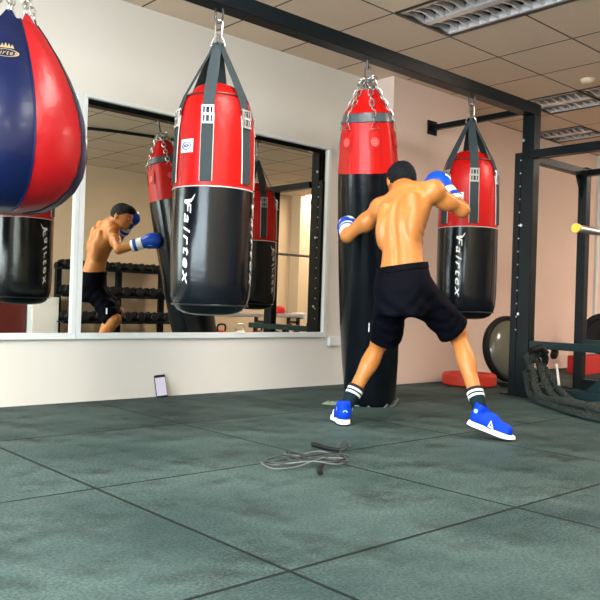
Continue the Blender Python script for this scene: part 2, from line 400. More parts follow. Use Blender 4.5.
# ------------------------------------------------------------------ the steel rack
rk = tag(empty('rack', (5.22, 3.22, 0)), 'black steel power rack with a long overhead beam carrying the punching bags', 'rack')
RO = Vector((5.22, 3.22, 0))
def rbox(name, lo, hi, m='steel', bev=.004):
    lo = Vector(lo)-RO; hi = Vector(hi)-RO; return MB().b2(lo, hi).build(name, m, rk, smooth=False, bevel=bev)
rbox('top_beam', (.2, 3.15, 2.137), (5.265, 3.25, 2.222))
rbox('post', (5.18, 3.15, .008), (5.265, 3.255, 2.137))
rbox('post', (5.18, 3.258, .008), (5.25, 3.315, 1.86))
rbox('post', (6.04, 3.17, .008), (6.115, 3.245, 1.86))
rbox('post', (5.205, 2.44, .008), (5.28, 2.56, 1.86))
rbox('post', (6.04, 2.44, .008), (6.115, 2.56, 1.86))
rbox('post', (.2, 3.15, .008), (.285, 3.29, 2.137))
rbox('side_rail', (5.15, 2.2, 1.80), (5.205, 3.15, 1.862))
rbox('side_rail', (6.045, 2.2, 1.79), (6.11, 3.17, 1.84))
rbox('cross_rail', (5.265, 3.17, 1.785), (6.04, 3.235, 1.845))
rbox('side_rail', (5.19, 2.2, .365), (5.25, 3.15, .42), 'rail')
rbox('side_rail', (6.045, 2.2, .36), (6.11, 3.17, .42), 'rail')
rbox('base_rail', (5.19, 2.2, .0), (5.27, 3.15, .08), 'rail')
rbox('base_rail', (6.04, 2.2, .0), (6.12, 3.17, .09), 'steel')
rbox('foot_plate', (5.12, 3.09, 0), (5.33, 3.35, .01))
rbox('pull_up_bar', (5.40, 2.2, 1.845), (5.44, 3.2, 1.885))
rbox('wall_brace', (5.20, 3.25, 2.165), (5.245, W2, 2.21))
rbox('wall_bracket', (5.16, W2-.012, 2.13), (5.285, W2-.001, 2.25))
g = MB().add([(.72, 0, 1.785), (.82, 0, 1.785), (.82, 0, 1.60), (.72, -.008, 1.785), (.82, -.008, 1.785), (.82, -.008, 1.60)], [(0, 1, 2), (3, 5, 4), (0, 3, 4, 1), (1, 4, 5, 2), (2, 5, 3, 0)])
g.build('gusset', 'steel', rk, smooth=False)
g = MB().add([(.02, -.66, .08), (.02, -.50, .08), (.02, -.66, .22), (.028, -.66, .08), (.028, -.50, .08), (.028, -.66, .22)], [(0, 1, 2), (3, 5, 4), (0, 3, 4, 1), (1, 4, 5, 2), (2, 5, 3, 0)])
g.build('gusset', 'rail', rk, smooth=False)
hole = MB().tube([(0, -.001, 0), (0, .001, 0)], .0075, 10).build('pin_hole', 'black', rk); hole.location = (.8575, -.0515, .25)
hole2 = MB().tube([(-.001, 0, 0), (.001, 0, 0)], .006, 10).build('pin_hole', 'piping', rk); hole2.location = (-.041, .04, .5)
for k in range(1, 30): c = hole.copy(); COL.objects.link(c); c.location = (.8575, -.0515, .25+k*.05)
for k in range(1, 14): c = hole2.copy(); COL.objects.link(c); c.location = (-.041, .04, .5+k*.1)
for z in (.62, 1.30, 1.95):
    MB().tube([(-.04, .02, z), (-.05, .02, z)], .012, 6).build('bolt', 'zinc', rk)
MB().b2((-.01, -.83, 1.135), (.05, -.78, 1.15)).b2((-.01, -.845, 1.135), (.05, -.83, 1.19)).build('bar_hook', 'steel', rk, smooth=False)
MB().b2((.82, -.83, 1.135), (.89, -.78, 1.15)).b2((.82, -.845, 1.135), (.89, -.83, 1.19)).build('bar_hook', 'steel', rk, smooth=False)
# barbell lying in the hooks
bb = tag(empty('barbell', (5.6, 2.415, 1.175)), 'chrome barbell with a yellow end cap racked on the steel rack', 'barbell')
MB().tube([(-.65, 0, 0), (1.0, 0, 0)], .014, 16).build('bar', 'chrome', bb)
MB().tube([(-1.10, 0, 0), (-.68, 0, 0)], .0235, 20).tube([(-.68, 0, 0), (-.65, 0, 0)], .036, 20).build('sleeve', 'chrome', bb)
MB().tube([(.70, 0, 0), (1.12, 0, 0)], .0235, 20).tube([(.67, 0, 0), (.70, 0, 0)], .036, 20).build('sleeve', 'chrome', bb)
MB().tube([(-1.125, 0, 0), (-1.098, 0, 0)], .029, 20).tube([(-1.128, 0, 0), (-1.124, 0, 0)], .012, 12).build('end_cap', 'yellow', bb)

# ------------------------------------------------------------------ lettering wrapped on a round bag
def text_pts(s, bold=.012, shear=.3):
    cu = bpy.data.curves.new('t', 'FONT'); cu.body = s; cu.shear = shear; cu.space_character = 1.28; cu.offset = bold; cu.resolution_u = 3
    ob = bpy.data.objects.new('t', cu); COL.objects.link(ob)
    bpy.context.view_layer.update()
    me = bpy.data.meshes.new_from_object(ob.evaluated_get(bpy.context.evaluated_depsgraph_get()))
    bpy.data.objects.remove(ob)
    bm = bmesh.new(); bm.from_mesh(me)
    bmesh.ops.triangulate(bm, faces=bm.faces)
    for _ in range(2):
        es = [e for e in bm.edges if e.calc_length() > .18]
        if es: bmesh.ops.subdivide_edges(bm, edges=es, cuts=1); bmesh.ops.triangulate(bm, faces=bm.faces)
    vs = [v.co.copy() for v in bm.verts]; fs = [tuple(v.index for v in f.verts) for f in bm.faces]; bm.free()
    return vs, fs
FT = text_pts('Fairtex')
_x0 = min(v.x for v in FT[0]); _x1 = max(v.x for v in FT[0]); _y1 = max(v.y for v in FT[0])
def wrap_text(az, z_top, length, height, rfun, name, parent, m='white'):
    vs, fs = FT; out = []
    pts = [((v.x-_x0)/(_x1-_x0), v.y/_y1) for v in vs]
    F = list(fs)
    # brush flourish over the first letter
    k = len(pts); pts += [(-.075, 1.55), (-.01, 1.0), (.03, .95), (.0, 1.2), (-.005, .0), (.03, .0)]; F += [(k, k+1, k+3), (k+1, k+2, k+3), (k+1, k+4, k+5), (k+1, k+5, k+2)]
    for (u, w) in pts:
        z = z_top-u*length; r = rfun(z)+.003; a = az+(w-.45)*height/r; out.append((r*math.sin(a), -r*math.cos(a), z))
    mb = MB(); mb.add(out, F); return mb.build(name, m, parent, smooth=False)
def wrap_patch(mb, az, z, w, h, rfun, off, n=6, tilt=0):
    vs = []
    for i in range(n+1):
        for j in range(3):
            zz = z-h/2+h*j/2; r = rfun(zz)+off; a = az-w/2/r+w/r*i/n; vs.append((r*math.sin(a), -r*math.cos(a), zz))
    return mb.add(vs, [(i*3+j, i*3+j+1, (i+1)*3+j+1, (i+1)*3+j) for i in range(n) for j in range(2)])
def wrap_oval(mb, az, z, w, h, rfun, off, hole=0., n=24, sh=0):
    vs = []
    for q in (1, hole):
        for k in range(n):
            t = 2*PI*k/n; zz = z+h/2*q*math.sin(t); r = rfun(zz)+off; a = az+(w/2*q*math.cos(t)+sh*(1-q))/r; vs.append((r*math.sin(a), -r*math.cos(a), zz))
    return mb.add(vs, [(k, (k+1) % n, n+(k+1) % n, n+k) for k in range(n)])

# ------------------------------------------------------------------ strap-hung bags
def prof_r(prof):
    zs = sorted(prof, key=lambda q: q[1])
    def f(z):
        if z <= zs[0][1]: return zs[0][0]
        for (r0, z0), (r1, z1) in zip(zs, zs[1:]):
            if z <= z1: return r0+(r1-r0)*(z-z0)/max(z1-z0, 1e-6)
        return zs[-1][0]
    return f
RED = [(.204, 1.202), (.203, 1.30), (.200, 1.40), (.196, 1.50), (.188, 1.56), (.177, 1.615), (.166, 1.645), (.150, 1.668)]
TOP = [(.150, 1.668), (.130, 1.69), (.105, 1.722), (.07, 1.738), (0, 1.742)]
BLK = [(0, .575), (.08, .577), (.13, .585), (.165, .602), (.188, .632), (.199, .67), (.204, .75), (.206, .95), (.205, 1.202)]
def strap_bag(x, y, rz, label):
    r = tag(empty('punching_bag', (x, y, 0), rz), label, 'punching bag', 'short strap-hung punching bags')
    fl = lambda a, z: 1+.006*math.sin(3*a+z*5)+.004*math.sin(7*a-z*11)
    MB().lathe(BLK, 72, flute=fl).build('lower_shell', 'blackvinyl', r)
    MB().lathe(RED, 72, flute=fl).build('upper_panel', 'redvinyl', r)
    MB().lathe(TOP, 72, flute=fl).build('top_cap', 'redvinyl', r)
    q = MB()
    q.tube([(.2065*math.sin(a), -.2065*math.cos(a), 1.202) for a in np.linspace(0, 2*PI, 72, endpoint=False)], .003, 6, closed=True); q.build('seam_piping', 'piping', r)
    q = MB(); q.tube([(.1915*math.sin(a), -.1915*math.cos(a), .628) for a in np.linspace(0, 2*PI, 72, endpoint=False)], .0045, 6, closed=True); q.build('bottom_piping', 'darkmetal', r)
    q = MB(); q.tube([(.153*math.sin(a), -.153*math.cos(a), 1.666) for a in np.linspace(0, 2*PI, 72, endpoint=False)], .007, 8, closed=True); q.build('shoulder_piping', 'darkred', r)
    rf = prof_r(RED+TOP)
    for k in range(6):
        a = k*PI/3; sd = Vector((math.cos(a), math.sin(a), 0)); out = Vector((math.sin(a), -math.cos(a), 0))
        pts = []; nr = []
        for t in np.linspace(0, 1, 10):    # free web from the ring to the shoulder
            rr = .014+(.160-.014)*t; zz = 1.955+(1.672-1.955)*t; pts.append(out*rr+Vector((0, 0, zz))); nr.append((out*.85+Vector((0, 0, .5))).normalized())
        for z in (1.645, 1.615, 1.56, 1.50, 1.40, 1.30, 1.226): pts.append(out*(rf(z)*1.006+.003)+Vector((0, 0, z))); nr.append(out)
        st = MB(); n = len(pts)
        ws = [.042+.016*min(1, i/5) for i in range(n)]; vs = []
        for p, nn, w in zip(pts, nr, ws):
            p = Vector(p); vs += [p-sd*w/2, p+sd*w/2, p+sd*w/2+nn*.004, p-sd*w/2+nn*.004]
        st.add(vs, [(i*4+j, i*4+(j+1) % 4, (i+1)*4+(j+1) % 4, (i+1)*4+j) for i in range(n-1) for j in range(4)]+[(3, 2, 1, 0)])
        s = st.build('strap', 'webbing', r, smooth=False)
        e = MB()
        for sgn in (-1, 1):
            e.tube([out*(rf(z)*1.006+.002)+sd*sgn*.030+Vector((0, 0, z)) for z in (1.56, 1.5, 1.4, 1.3, 1.226)], .0028, 6)
        e.build('edge_piping', 'piping', s)
        b = MB(); R = Matrix((sd, out, Vector((0, 0, 1)))).transposed(); rb = rf(1.545)+.010
        def bx(u, z, w, h, dd=.006): b.box(out*(rf(z)+.012)+sd*u+Vector((0, 0, z)), (w, dd, h), R)
        bx(0, 1.592, .06, .010); bx(0, 1.508, .06, .010); bx(-.027, 1.55, .008, .09); bx(.027, 1.55, .008, .09); bx(0, 1.55, .05, .012, .008)
        bx(-.011, 1.55, .006, .07); bx(.011, 1.55, .006, .07)
        b.build('buckle', 'nickel', s, smooth=False)
    ring = MB(); tri = []
    ring.tube([(-.038, 0, 1.948), (.038, 0, 1.948), (.030, 0, 1.975), (.008, 0, 2.0), (-.008, 0, 2.0), (-.030, 0, 1.975)], .0045, 8, closed=True)
    ring.tube([(0, -.038, 1.952), (0, .038, 1.952), (0, .028, 1.978), (0, .006, 2.0), (0, -.006, 2.0), (0, -.028, 1.978)], .0045, 8, closed=True)
    ring.build('hanging_ring', 'chrome', r)
    MB().tube(oval((0, 0, 2.035), (0, .1, 1), (1, 0, 0), .09, .036), .005, 8, closed=True).build('carabiner', 'chrome', r)
    MB().tube([(-.018, 0, 2.139), (-.020, 0, 2.09), (-.014, 0, 2.068), (0, 0, 2.06), (.014, 0, 2.068), (.020, 0, 2.09), (.018, 0, 2.139)], .005, 8).build('shackle', 'darkmetal', r)
    rb = prof_r(BLK)
    for a_ in (-25, 84, 205): wrap_text(math.radians(a_), 1.135, .41, .040, rb, 'lettering', r)
    L = MB(); wrap_patch(L, math.radians(-31), 1.40, .080, .066, rf, .004); lp = L.build('label_patch', 'white', r)
    L = MB(); wrap_oval(L, math.radians(-31), 1.40, .058, .040, rf, .006, .78, sh=.004); wrap_oval(L, math.radians(-31), 1.40, .036, .014, rf, .006, .35); L.build('emblem', 'blueprint', lp, smooth=False)
    return r
strap_bag(2.272, 3.2, math.radians(-35.7-11), 'red and black strap-hung punching bag in front of the mirror, nearest of the short ones')
strap_bag(4.44, 3.2, math.radians(-54.2+10), 'red and black strap-hung punching bag to the right of the boxer, by his raised elbow')

# long bag on chains, its foot pushed back on the floor
def long_bag():
    top = Vector((3.375, 3.20, 2.137)); bot = Vector((3.745, 3.43, 0.0)); n = (top-bot).normalized(); Lg = (top-bot).length
    r = tag(empty('punching_bag', bot), 'tall red and black punching bag standing on the floor behind the boxer', 'punching bag')
    qz = Quaternion((0, 0, 1), math.radians(-47)); q = Vector((0, 0, 1)).rotation_difference(n)
    r.rotation_mode = 'QUATERNION'; r.rotation_quaternion = q@qz
    zz = lambda z: z*Lg/2.137
    fl = lambda a, z: 1+.010*math.sin(5*a+z*2)+.006*math.sin(11*a-z*3)
    B = [(0, .012), (.10, .012), (.145, .02), (.163, .05), (.170, .12), (.182, .3), (.190, .55), (.194, .9), (.193, 1.25), (.187, 1.505)]
    U = [(.189, 1.503), (.183, 1.55), (.172, 1.66), (.162, 1.74), (.152, 1.81), (.145, 1.86)]
    T = [(.145, 1.86), (.125, 1.885), (.096, 1.925), (.075, 1.965), (.055, 2.0), (0, 1.99)]
    MB().lathe(B, 64, flute=fl).build('lower_shell', 'blackvinyl', r)
    fr = lambda a, z: 1+.016*math.sin(8*a+.4)+.006*math.sin(17*a)
    MB().lathe(U, 96, flute=fr).build('upper_panel', 'redvinyl', r)
    MB().lathe(T, 96, flute=lambda a, z: 1+.05*abs(math.sin(3*a))).build('gathered_top', 'redvinyl', r)
    MB().lathe([(.156, 1.805), (.160, 1.81), (.153, 1.85), (.148, 1.862)], 64).build('reinforcing_band', 'grayband', r)
    rf = prof_r(U)
    for k in range(6):
        a = math.radians(13)+k*PI/3; o_ = Vector((math.sin(a), -math.cos(a), 0)); sd = Vector((math.cos(a), math.sin(a), 0))
        P = MB(); wrap_patch(P, a, 1.70, .075, .10, rf, .008); pt = P.build('hanging_tab', 'redvinyl', r)
        P = MB(); wrap_oval(P, a, 1.69, .05, .05, rf, .0105, .72); wrap_oval(P, a, 1.69, .03, .03, rf, .0105, .3); P.build('embossed_emblem', 'palered', pt)
        c = o_*.172+Vector((0, 0, 1.765))
        MB().tube([c-sd*.026, c+sd*.026, c+Vector((0, 0, .045))+o_*-.008], .0035, 6, closed=True).build('tab_ring', 'zinc', r)
        m = MB(); chain(m, o_*.168+Vector((0, 0, 1.81)), o_*.030+Vector((0, 0, 2.065)), L=.046, W=.029, r=.0046); m.build('chain', 'zinc', r)
    m = MB()     # spare links bunched under the beam
    for k in range(16):
        a = k*2.4; rr = .03+.022*((k*7) % 5)/5; z = 1.99+.085*((k*5) % 16)/16
        c = Vector((rr*math.sin(a), -rr*math.cos(a), z)); d = Vector((math.cos(a*1.7), math.sin(a*.9), .6)).normalized()
        m.tube(oval(c, d, d.orthogonal(), .044, .028, 12), .0044, 6, closed=True)
    m.build('spare_chain', 'zinc', r)
    MB().tube(oval((0, 0, 2.105), (0, 0, 1), (1, 0, 0), .07, .03), .005, 8, closed=True).tube([(0, 0, 2.12), (0, 0, Lg-.004)], .008, 8).build('swivel', 'darkmetal', r)
    rb = prof_r(B)
    wrap_text(math.radians(36), 1.37, .42, .05, rb, 'lettering', r)
    m = MB()
    for k in range(9):
        a = math.radians(-70+k*20); m.tube([(.17*math.sin(a), -.17*math.cos(a), .02), (.185*math.sin(a+.12), -.185*math.cos(a+.12), .03+.02*(k % 2)), (.172*math.sin(a+.25), -.172*math.cos(a+.25), .02)], .006, 6)
    m.build('bottom_lacing', 'cordlight', r)
    return r
long_bag()
o = MB(); random.seed(3)
vs = []; n = 14
for k in range(n):
    a = 2*PI*k/n; vs.append((.10*math.cos(a)*(1+.2*math.sin(3*a)), .05*math.sin(a)*(1+.2*math.cos(2*a)), .004))
for k in range(n):
    a = 2*PI*k/n; vs.append((.07*math.cos(a), .03*math.sin(a), .022+.008*math.sin(5*a)))
o.add(vs, [tuple(range(n))[::-1], tuple(range(n, 2*n))]+[(k, (k+1) % n, n+(k+1) % n, n+k) for k in range(n)])
o.tube([(-.1, -.02, .008), (-.03, -.035, .012), (.05, -.03, .008), (.13, -.05, .006)], .005, 6)
rg = o.build('cloth_wrap', 'green'); rg.location = (3.52, 3.50, 0); rg.rotation_euler = (0, 0, math.radians(-42))
tag(rg, 'small crumpled olive hand wrap on the floor behind the front foot', 'hand wrap')

# teardrop bag, far left
def teardrop():
    r = tag(empty('teardrop_bag', (1.215, 3.2, 0), math.radians(-15.5)), 'large blue and red teardrop punching bag hanging at the left edge', 'punching bag')
    P = [(0, .985), (.08, .988), (.16, 1.004), (.225, 1.04), (.275, 1.09), (.308, 1.155), (.323, 1.24), (.320, 1.32), (.305, 1.40), (.280, 1.48), (.246, 1.56), (.203, 1.64), (.158, 1.71), (.118, 1.765)]
    a0 = math.radians(13); st = 2*PI/8
    for k in range(8):
        MB().lathe(P, 14, a0=a0+(k)*st, a1=a0+(k+1)*st, flute=lambda a, z, k=k: 1+.012*math.sin((a-a0-k*st)/st*PI)).build('panel', 'crimson' if k % 2 == 0 else 'navyvinyl', r)
        a = a0+k*st
        MB().tube([(rr*1.004*math.sin(a), -rr*1.004*math.cos(a), z) for rr, z in P[1:]], .0045, 6).build('seam', 'black' if k % 2 else 'navyvinyl', r)
        ac = a+st/2; o_ = Vector((math.sin(ac), -math.cos(ac), 0)); sd = Vector((math.cos(ac), math.sin(ac), 0))
        mm = 'crimson' if k % 2 == 0 else 'navyvinyl'
        pts = [o_*.118+Vector((0, 0, 1.75)), o_*.107+Vector((0, 0, 1.775)), o_*.098+Vector((0, 0, 1.80))]
        vs = []
        for p, w in zip(pts, (.088, .05, .022)): vs += [p-sd*w/2, p+sd*w/2, p+sd*w/2-o_*.005, p-sd*w/2-o_*.005]
        MB().add(vs, [(i*4+j, i*4+(j+1) % 4, (i+1)*4+(j+1) % 4, (i+1)*4+j) for i in range(2) for j in range(4)]+[(3, 2, 1, 0), (8, 9, 10, 11)]).build('hanging_tab', mm, r)
        m = MB(); chain(m, o_*.098+Vector((0, 0, 1.80)), o_*.015+Vector((0, 0, 2.07)), r=.0036); m.build('chain', 'zinc', r)
    MB().lathe([(0, 1.70), (.11, 1.735), (.116, 1.75)], 32).build('inner_lining', 'black', r)
    MB().tube(oval((0, 0, 2.09), (0, 0, 1), (1, 0, 0), .09, .04), .006, 8, closed=True).build('swivel', 'darkmetal', r)
    rf = prof_r(P)
    L = MB(); az = math.radians(-9)
    # metallic crest: crown, oval script band
    wrap_oval(L, az, 1.585, .105, .036, rf, .005, .86)
    for k in range(5):
        u = (k-2)*.012; a = az+u/rf(1.61); z0 = 1.607; z1 = 1.632-.003*abs(k-2)
        for z_, w_ in ((z0, .006),): 
            L.add([((rf(z0)+.006)*math.sin(a-w_/.17), -(rf(z0)+.006)*math.cos(a-w_/.17), z0), ((rf(z0)+.006)*math.sin(a+w_/.17), -(rf(z0)+.006)*math.cos(a+w_/.17), z0), ((rf(z1)+.006)*math.sin(a), -(rf(z1)+.006)*math.cos(a), z1)], [(0, 1, 2)])
    vs, fs = FT; out = []
    for v in vs:
        u = (v.x-_x0)/(_x1-_x0)*.094-.047; w = v.y/_y1*.021-.009; z = 1.585+w; out.append(((rf(z)+.006)*math.sin(az+u/rf(z)), -(rf(z)+.006)*math.cos(az+u/rf(z)), z))
    L.add(out, fs); L.build('crest', 'gold', r, smooth=False)
    return r
teardrop()

# ------------------------------------------------------------------ the boxer
man = tag(empty('person', (3.15, 2.62, 0), -YAW), 'shirtless person in black shorts and blue boxing gloves facing the tall bag', 'person')
A = lambda *p: np.array(p, float)
hipL, hipR = A(-.105, .004, .747), A(.015, -.05, .757)
kneeL, ankL = A(-.128, .225, .452), A(-.308, .108, .11)
kneeR, ankR = A(.280, .105, .505), A(.352, -.138, .142)
lsh, rsh = A(-.146, .195, 1.190), A(.098, .010, 1.268)
lel, lwr = A(-.327, .318, 1.043), A(-.316, .480, 1.092)
rel, rwr = A(.278, .100, 1.184), A(.226, .180, 1.270)
SL = [(.66, -.045, -.025, .130, .11), (.74, -.045, -.02, .138, .118), (.80, -.046, -.012, .130, .110), (.876, -.045, .004, .116, .090), (.95, -.048, .022, .106, .084), (1.02, -.048, .042, .111, .088), (1.09, -.044, .060, .136, .102),
      (1.15, -.036, .078, .154, .108), (1.21, -.030, .096, .156, .102), (1.255, -.026, .115, .130, .084), (1.30, -.022, .140, .070, .060)]
SLa = np.array(SL)
def trunk(P, grow=0., zlo=.66, zhi=1.30):
    ramp_ = np.clip((P[..., 2]-.92)/.25, 0, 1)
    tz = P[..., 2]-(P[..., 0]+.03)*.34*ramp_           # the right shoulder rides higher
    cx = np.interp(tz, SLa[:, 0], SLa[:, 1]); cy = np.interp(tz, SLa[:, 0], SLa[:, 2]); a = np.interp(tz, SLa[:, 0], SLa[:, 3])+grow; b = np.interp(tz, SLa[:, 0], SLa[:, 4])+grow
    th = np.radians(np.interp(tz, [.78, 1.05, 1.2], [-24, -34, -38])); dx = P[..., 0]-cx; dy = P[..., 1]-cy
    u = dx*np.cos(th)+dy*np.sin(th); v = -dx*np.sin(th)+dy*np.cos(th)
    k = (np.abs(u/a)**2.3+np.abs(v/b)**2.3)**(1/2.3); d = (k-1)*np.minimum(a, b)
    return smax(smax(d, zlo-tz, .02), tz-zhi, .03)
fdir = A(-.16, .93, -.36); HR = frame(fdir); hc = A(-.040, .235, 1.366)
def hp(s, f, u): return hc+HR@np.array([s, f, u])
def head_f(P):
    d = ell(P, hc, (.074, .094, .086), HR)
    d = smin(d, ell(P, hp(0, .040, -.045), (.056, .056, .072), HR), .03)
    d = smin(d, ell(P, hp(0, .062, -.095), (.030, .030, .022), HR), .03)                    # chin
    d = smin(d, ell(P, hp(0, .082, .004), (.045, .014, .012), HR), .012)                     # brow
    d = smin(d, cone(P, hp(0, .088, -.005), hp(0, .110, -.040), .008, .014), .010)           # nose
    d = smin(d, ell(P, hp(0, .092, -.070), (.022, .010, .010), HR), .008)                    # lips
    for s in (-1, 1):
        d = smax(d, -ell(P, hp(s*.030, .098, -.012), (.015, .012, .010), HR), .008)          # eye sockets
        d = smin(d, ell(P, hp(s*.076, -.004, -.025), (.010, .020, .031), HR), .006)          # ears
    return d
def body_f(P):
    d = trunk(P)
    d = smin(d, cone(P, (-.026, .125, 1.25), (-.038, .205, 1.335), .062, .054), .04)
    d = smin(d, head_f(P), .018)
    for sh, s in ((lsh, -1), (rsh, 1)):
        d = smin(d, cone(P, (-.026, .125, 1.275), sh+A(0, 0, .012), .050, .042), .04)        # trapezius
        d = smin(d, ell(P, sh+A(s*.012, 0, 0), (.058, .056, .060)), .03)                     # deltoid
    d = smin(d, cone(P, lsh, lel, .048, .037), .02); d = smin(d, cone(P, lel, lwr, .041, .029), .012)
    d = smin(d, ell(P, lsh*.55+lel*.45+A(0, 0, -.012), (.046, .046, .052)), .03)
    d = smin(d, cone(P, rsh, rel, .048, .037), .02); d = smin(d, cone(P, rel, rwr, .044, .030), .012)
    d = smin(d, ell(P, rsh*.55+rel*.45+A(0, 0, -.016), (.055, .041, .041)), .03)
    # back muscles, placed in the trunk's own turned frame
    def bp(z, lat, dep):
        i = [np.interp(z, SLa[:, 0], SLa[:, q]) for q in (1, 2, 4)]; t = np.radians(np.interp(z, [.78, 1.05, 1.2], [-24, -34, -38]))
        Lv, Nv = A(np.cos(t), np.sin(t), 0), A(np.sin(t), -np.cos(t), 0)
        p = A(i[0], i[1], z)+Lv*lat+Nv*(i[2]+dep); p[2] += (p[0]+.03)*.34*min(1, max(0, (z-.92)/.25)); return p
    Rb = frame((math.sin(math.radians(37)), math.cos(math.radians(37)), 0))
    for s in (-1, 1):
        d = smin(d, ell(P, bp(1.19, s*.078, -.028), (.046, .034, .066), Rb), .018)          # shoulder blade
        d = smin(d, ell(P, bp(1.13, s*.058, -.022), (.028, .024, .034), Rb), .016)
        d = smin(d, ell(P, bp(1.075, s*.092, -.045), (.036, .046, .095), Rb), .026)         # broad back muscle
        sp = [bp(z, s*.030, -.0235) for z in (.85, .93, 1.01, 1.09, 1.16)]
        for p, q in zip(sp, sp[1:]): d = smin(d, cone(P, p, q, .025, .024), .012)
    sp = [bp(z, 0, .004) for z in (.87, .95, 1.03, 1.10, 1.17, 1.24)]
    for p, q in zip(sp, sp[1:]): d = smax(d, -cone(P, p, q, .010, .010), .016)             # spine furrow
    # rib ripples
    rp = np.clip(1-np.abs(P[..., 2]-1.04)/.09, 0, 1)*np.clip((P[..., 0]+.0)/.04, 0, 1)
    d = d+.0032*rp*np.sin((P[..., 2]+P[..., 0]*.9)*125)
    # legs
    for h_, k_, a_ in ((hipL, kneeL, ankL), (hipR, kneeR, ankR)):
        d = smin(d, cone(P, h_, k_, .060, .050), .03)
        leg = cone(P, k_, a_, .047, .033); back = A(0, -.022, 0); m_ = k_*.68+a_*.32
        ax = (k_-a_)/np.linalg.norm(k_-a_); R_ = frame(ax, (0, 1, 0))
        leg = smin(leg, ell(P, m_+back, (.048, .095, .044), R_), .025); d = smin(d, leg, .02)
        d = smin(d, ell(P, k_+A(0, .012, .01), (.050, .050, .055)), .02)
    return d
sdf_obj('body', body_f, (-.42, -.27, .05), (.42, .55, 1.50), .0072, 'skin', man, 1)
def hair_f(P):
    n_ = .0025*np.sin(P[..., 0]*330+P[..., 2]*90)*np.sin(P[..., 1]*280)+.002*np.sin(P[..., 2]*410+P[..., 0]*150)
    d = ell(P, hc, (.083, .103, .097), HR)+n_
    q = (P-hc)@HR; up = q[..., 2]; f = q[..., 1]; s = np.abs(q[..., 0])
    low = -.052+np.clip((f+.03)/.10, 0, 1)*.085
    d = smax(d, low-up, .008)
    d = smin(d, ell(P, hp(.0, .055, .062), (.060, .050, .030), HR)+n_*1.5, .02)
    return smax(d, .0-ell(P, hc, (.060, .08, .07), HR), .004)
sdf_obj('hair', hair_f, hc-.15, hc+.15, .0048, 'hair', man, 1)
e_ = MB()
for s in (-1, 1):
    c = hp(s*.030, .078, -.012); e_ = MB(); e_.lathe([(.0001, -.012), (.008, -.009), (.012, 0), (.008, .009), (.0001, .012)], 14, c); e_.build('eye', 'white', man)
HL0, HL1 = hipL+A(.012, -.004, 0), A(-.100, .203, .470)
HR0, HR1 = hipR+A(.0, -.005, 0), A(.249, .080, .536)
def shorts_f(P):
    d = smax(trunk(P, .014, .60, .9), P[..., 2]-.866-(P[..., 0]+.05)*.16, .01)
    x, y, z = P[..., 0], P[..., 1], P[..., 2]
    w = .0032*np.sin(60*(x*.8+z*.5)+3*np.sin(20*z))*np.clip((.86-z)/.2, 0, 1)+.0026*np.sin(80*(x*.4-z*.8+y)+2*np.sin(25*x))*np.clip((.80-z)/.15, 0, 1)
    w = w+.0018*np.sin(x*260)*np.clip(1-np.abs(z-.845)/.045, 0, 1)
    d = d+w
    for h_, e in ((HL0, HL1), (HR0, HR1)):
        c = cone(P, h_, e+(e-h_)*.4, .084, .094)+w
        ax = (e-h_)/np.linalg.norm(e-h_); t = (P-e)@ax; c = smax(c, t, .006)
        d = smin(d, c, .035)
    for h_, e in ((HL0, HL1), (HR0, HR1)):
        ax = (e-h_)/np.linalg.norm(e-h_); t = (P-e)@ax
        inner = smax(cone(P, h_, e+(e-h_)*.5, .070, .078), -(t+.035), .004); d = smax(d, -inner, .004)
    return d
sdf_obj('shorts', shorts_f, (-.30, -.28, .38), (.42, .36, .91), .0075, 'shorts', man, 1)
def wb_f(P):
    return smax(smax(trunk(P, .018, .60, 1.0), .834-P[..., 2]+(P[..., 0]+.05)*.16, .003), P[..., 2]-.872-(P[..., 0]+.05)*.16, .003)
sdf_obj('waistband', wb_f, (-.30, -.25, .82), (.25, .25, .91), .006, 'band', man, 1)
# white mark on the trouser leg
MB().box(HL1+A(-.098, -.02, .06), (.004, .012, .05)).build('leg_logo', 'white', man, smooth=False)

def glove(wr, el, name, side, roll):
    f = (wr-el)/np.linalg.norm(wr-el)
    R = frame(f, roll); o = empty(name); o.parent = man
    W = lambda s, q, u: wr+R@(np.array([s, q, u])*1.14)
    def gf(P):
        d = ell(P, W(0, .105, .004), (.062, .080, .058), R)
        d = smin(d, ell(P, W(0, .125, -.018), (.060, .053, .046), R), .02)
        d = smin(d, cone(P, W(0, .02, 0), W(0, .08, 0), .046, .053), .02)
        d = smin(d, cone(P, W(side*.045, .055, -.012), W(side*.040, .125, -.034), .025, .024), .006)   # thumb
        return d
    c = W(0, .09, 0); g_ = sdf_obj('padding', gf, c-.13, c+.13, .0055, 'glove', o, 2)
    T = lambda q: W(0, q, 0)
    MB().tube([T(-.055), T(-.05), T(0), T(.028), T(.032)], [.044, .048, .050, .052, .046], 24).build('cuff', 'white', o)
    MB().tube([T(-.036), T(-.034), T(-.012), T(-.010)], [.048, .053, .053, .048], 24).build('wrist_strap', 'glove', o)
    for sg in (-1, 1):
        lp = MB(); vs = []
        for k in range(20): 
            a = 2*PI*k/20; s_, q_ = .030*math.cos(a), .085+.032*math.sin(a)
            q0 = (q_-.105)/.070; s0 = s_/.054; u = .004+.050*math.sqrt(max(0, 1-q0*q0-s0*s0))
            vs.append(W(s_, q_, sg*(u+.002)))
        vs.append(W(0, .085, sg*.0555+.004)); lp.add(vs, [(k, (k+1) % 20, 20) for k in range(20)]).build('round_logo', 'white', o, smooth=False)
    return o
glove(lwr, lel, 'left_glove', 1, (.3, 0, 1)); glove(rwr, rel, 'right_glove', -1, (.9, -.3, .9))

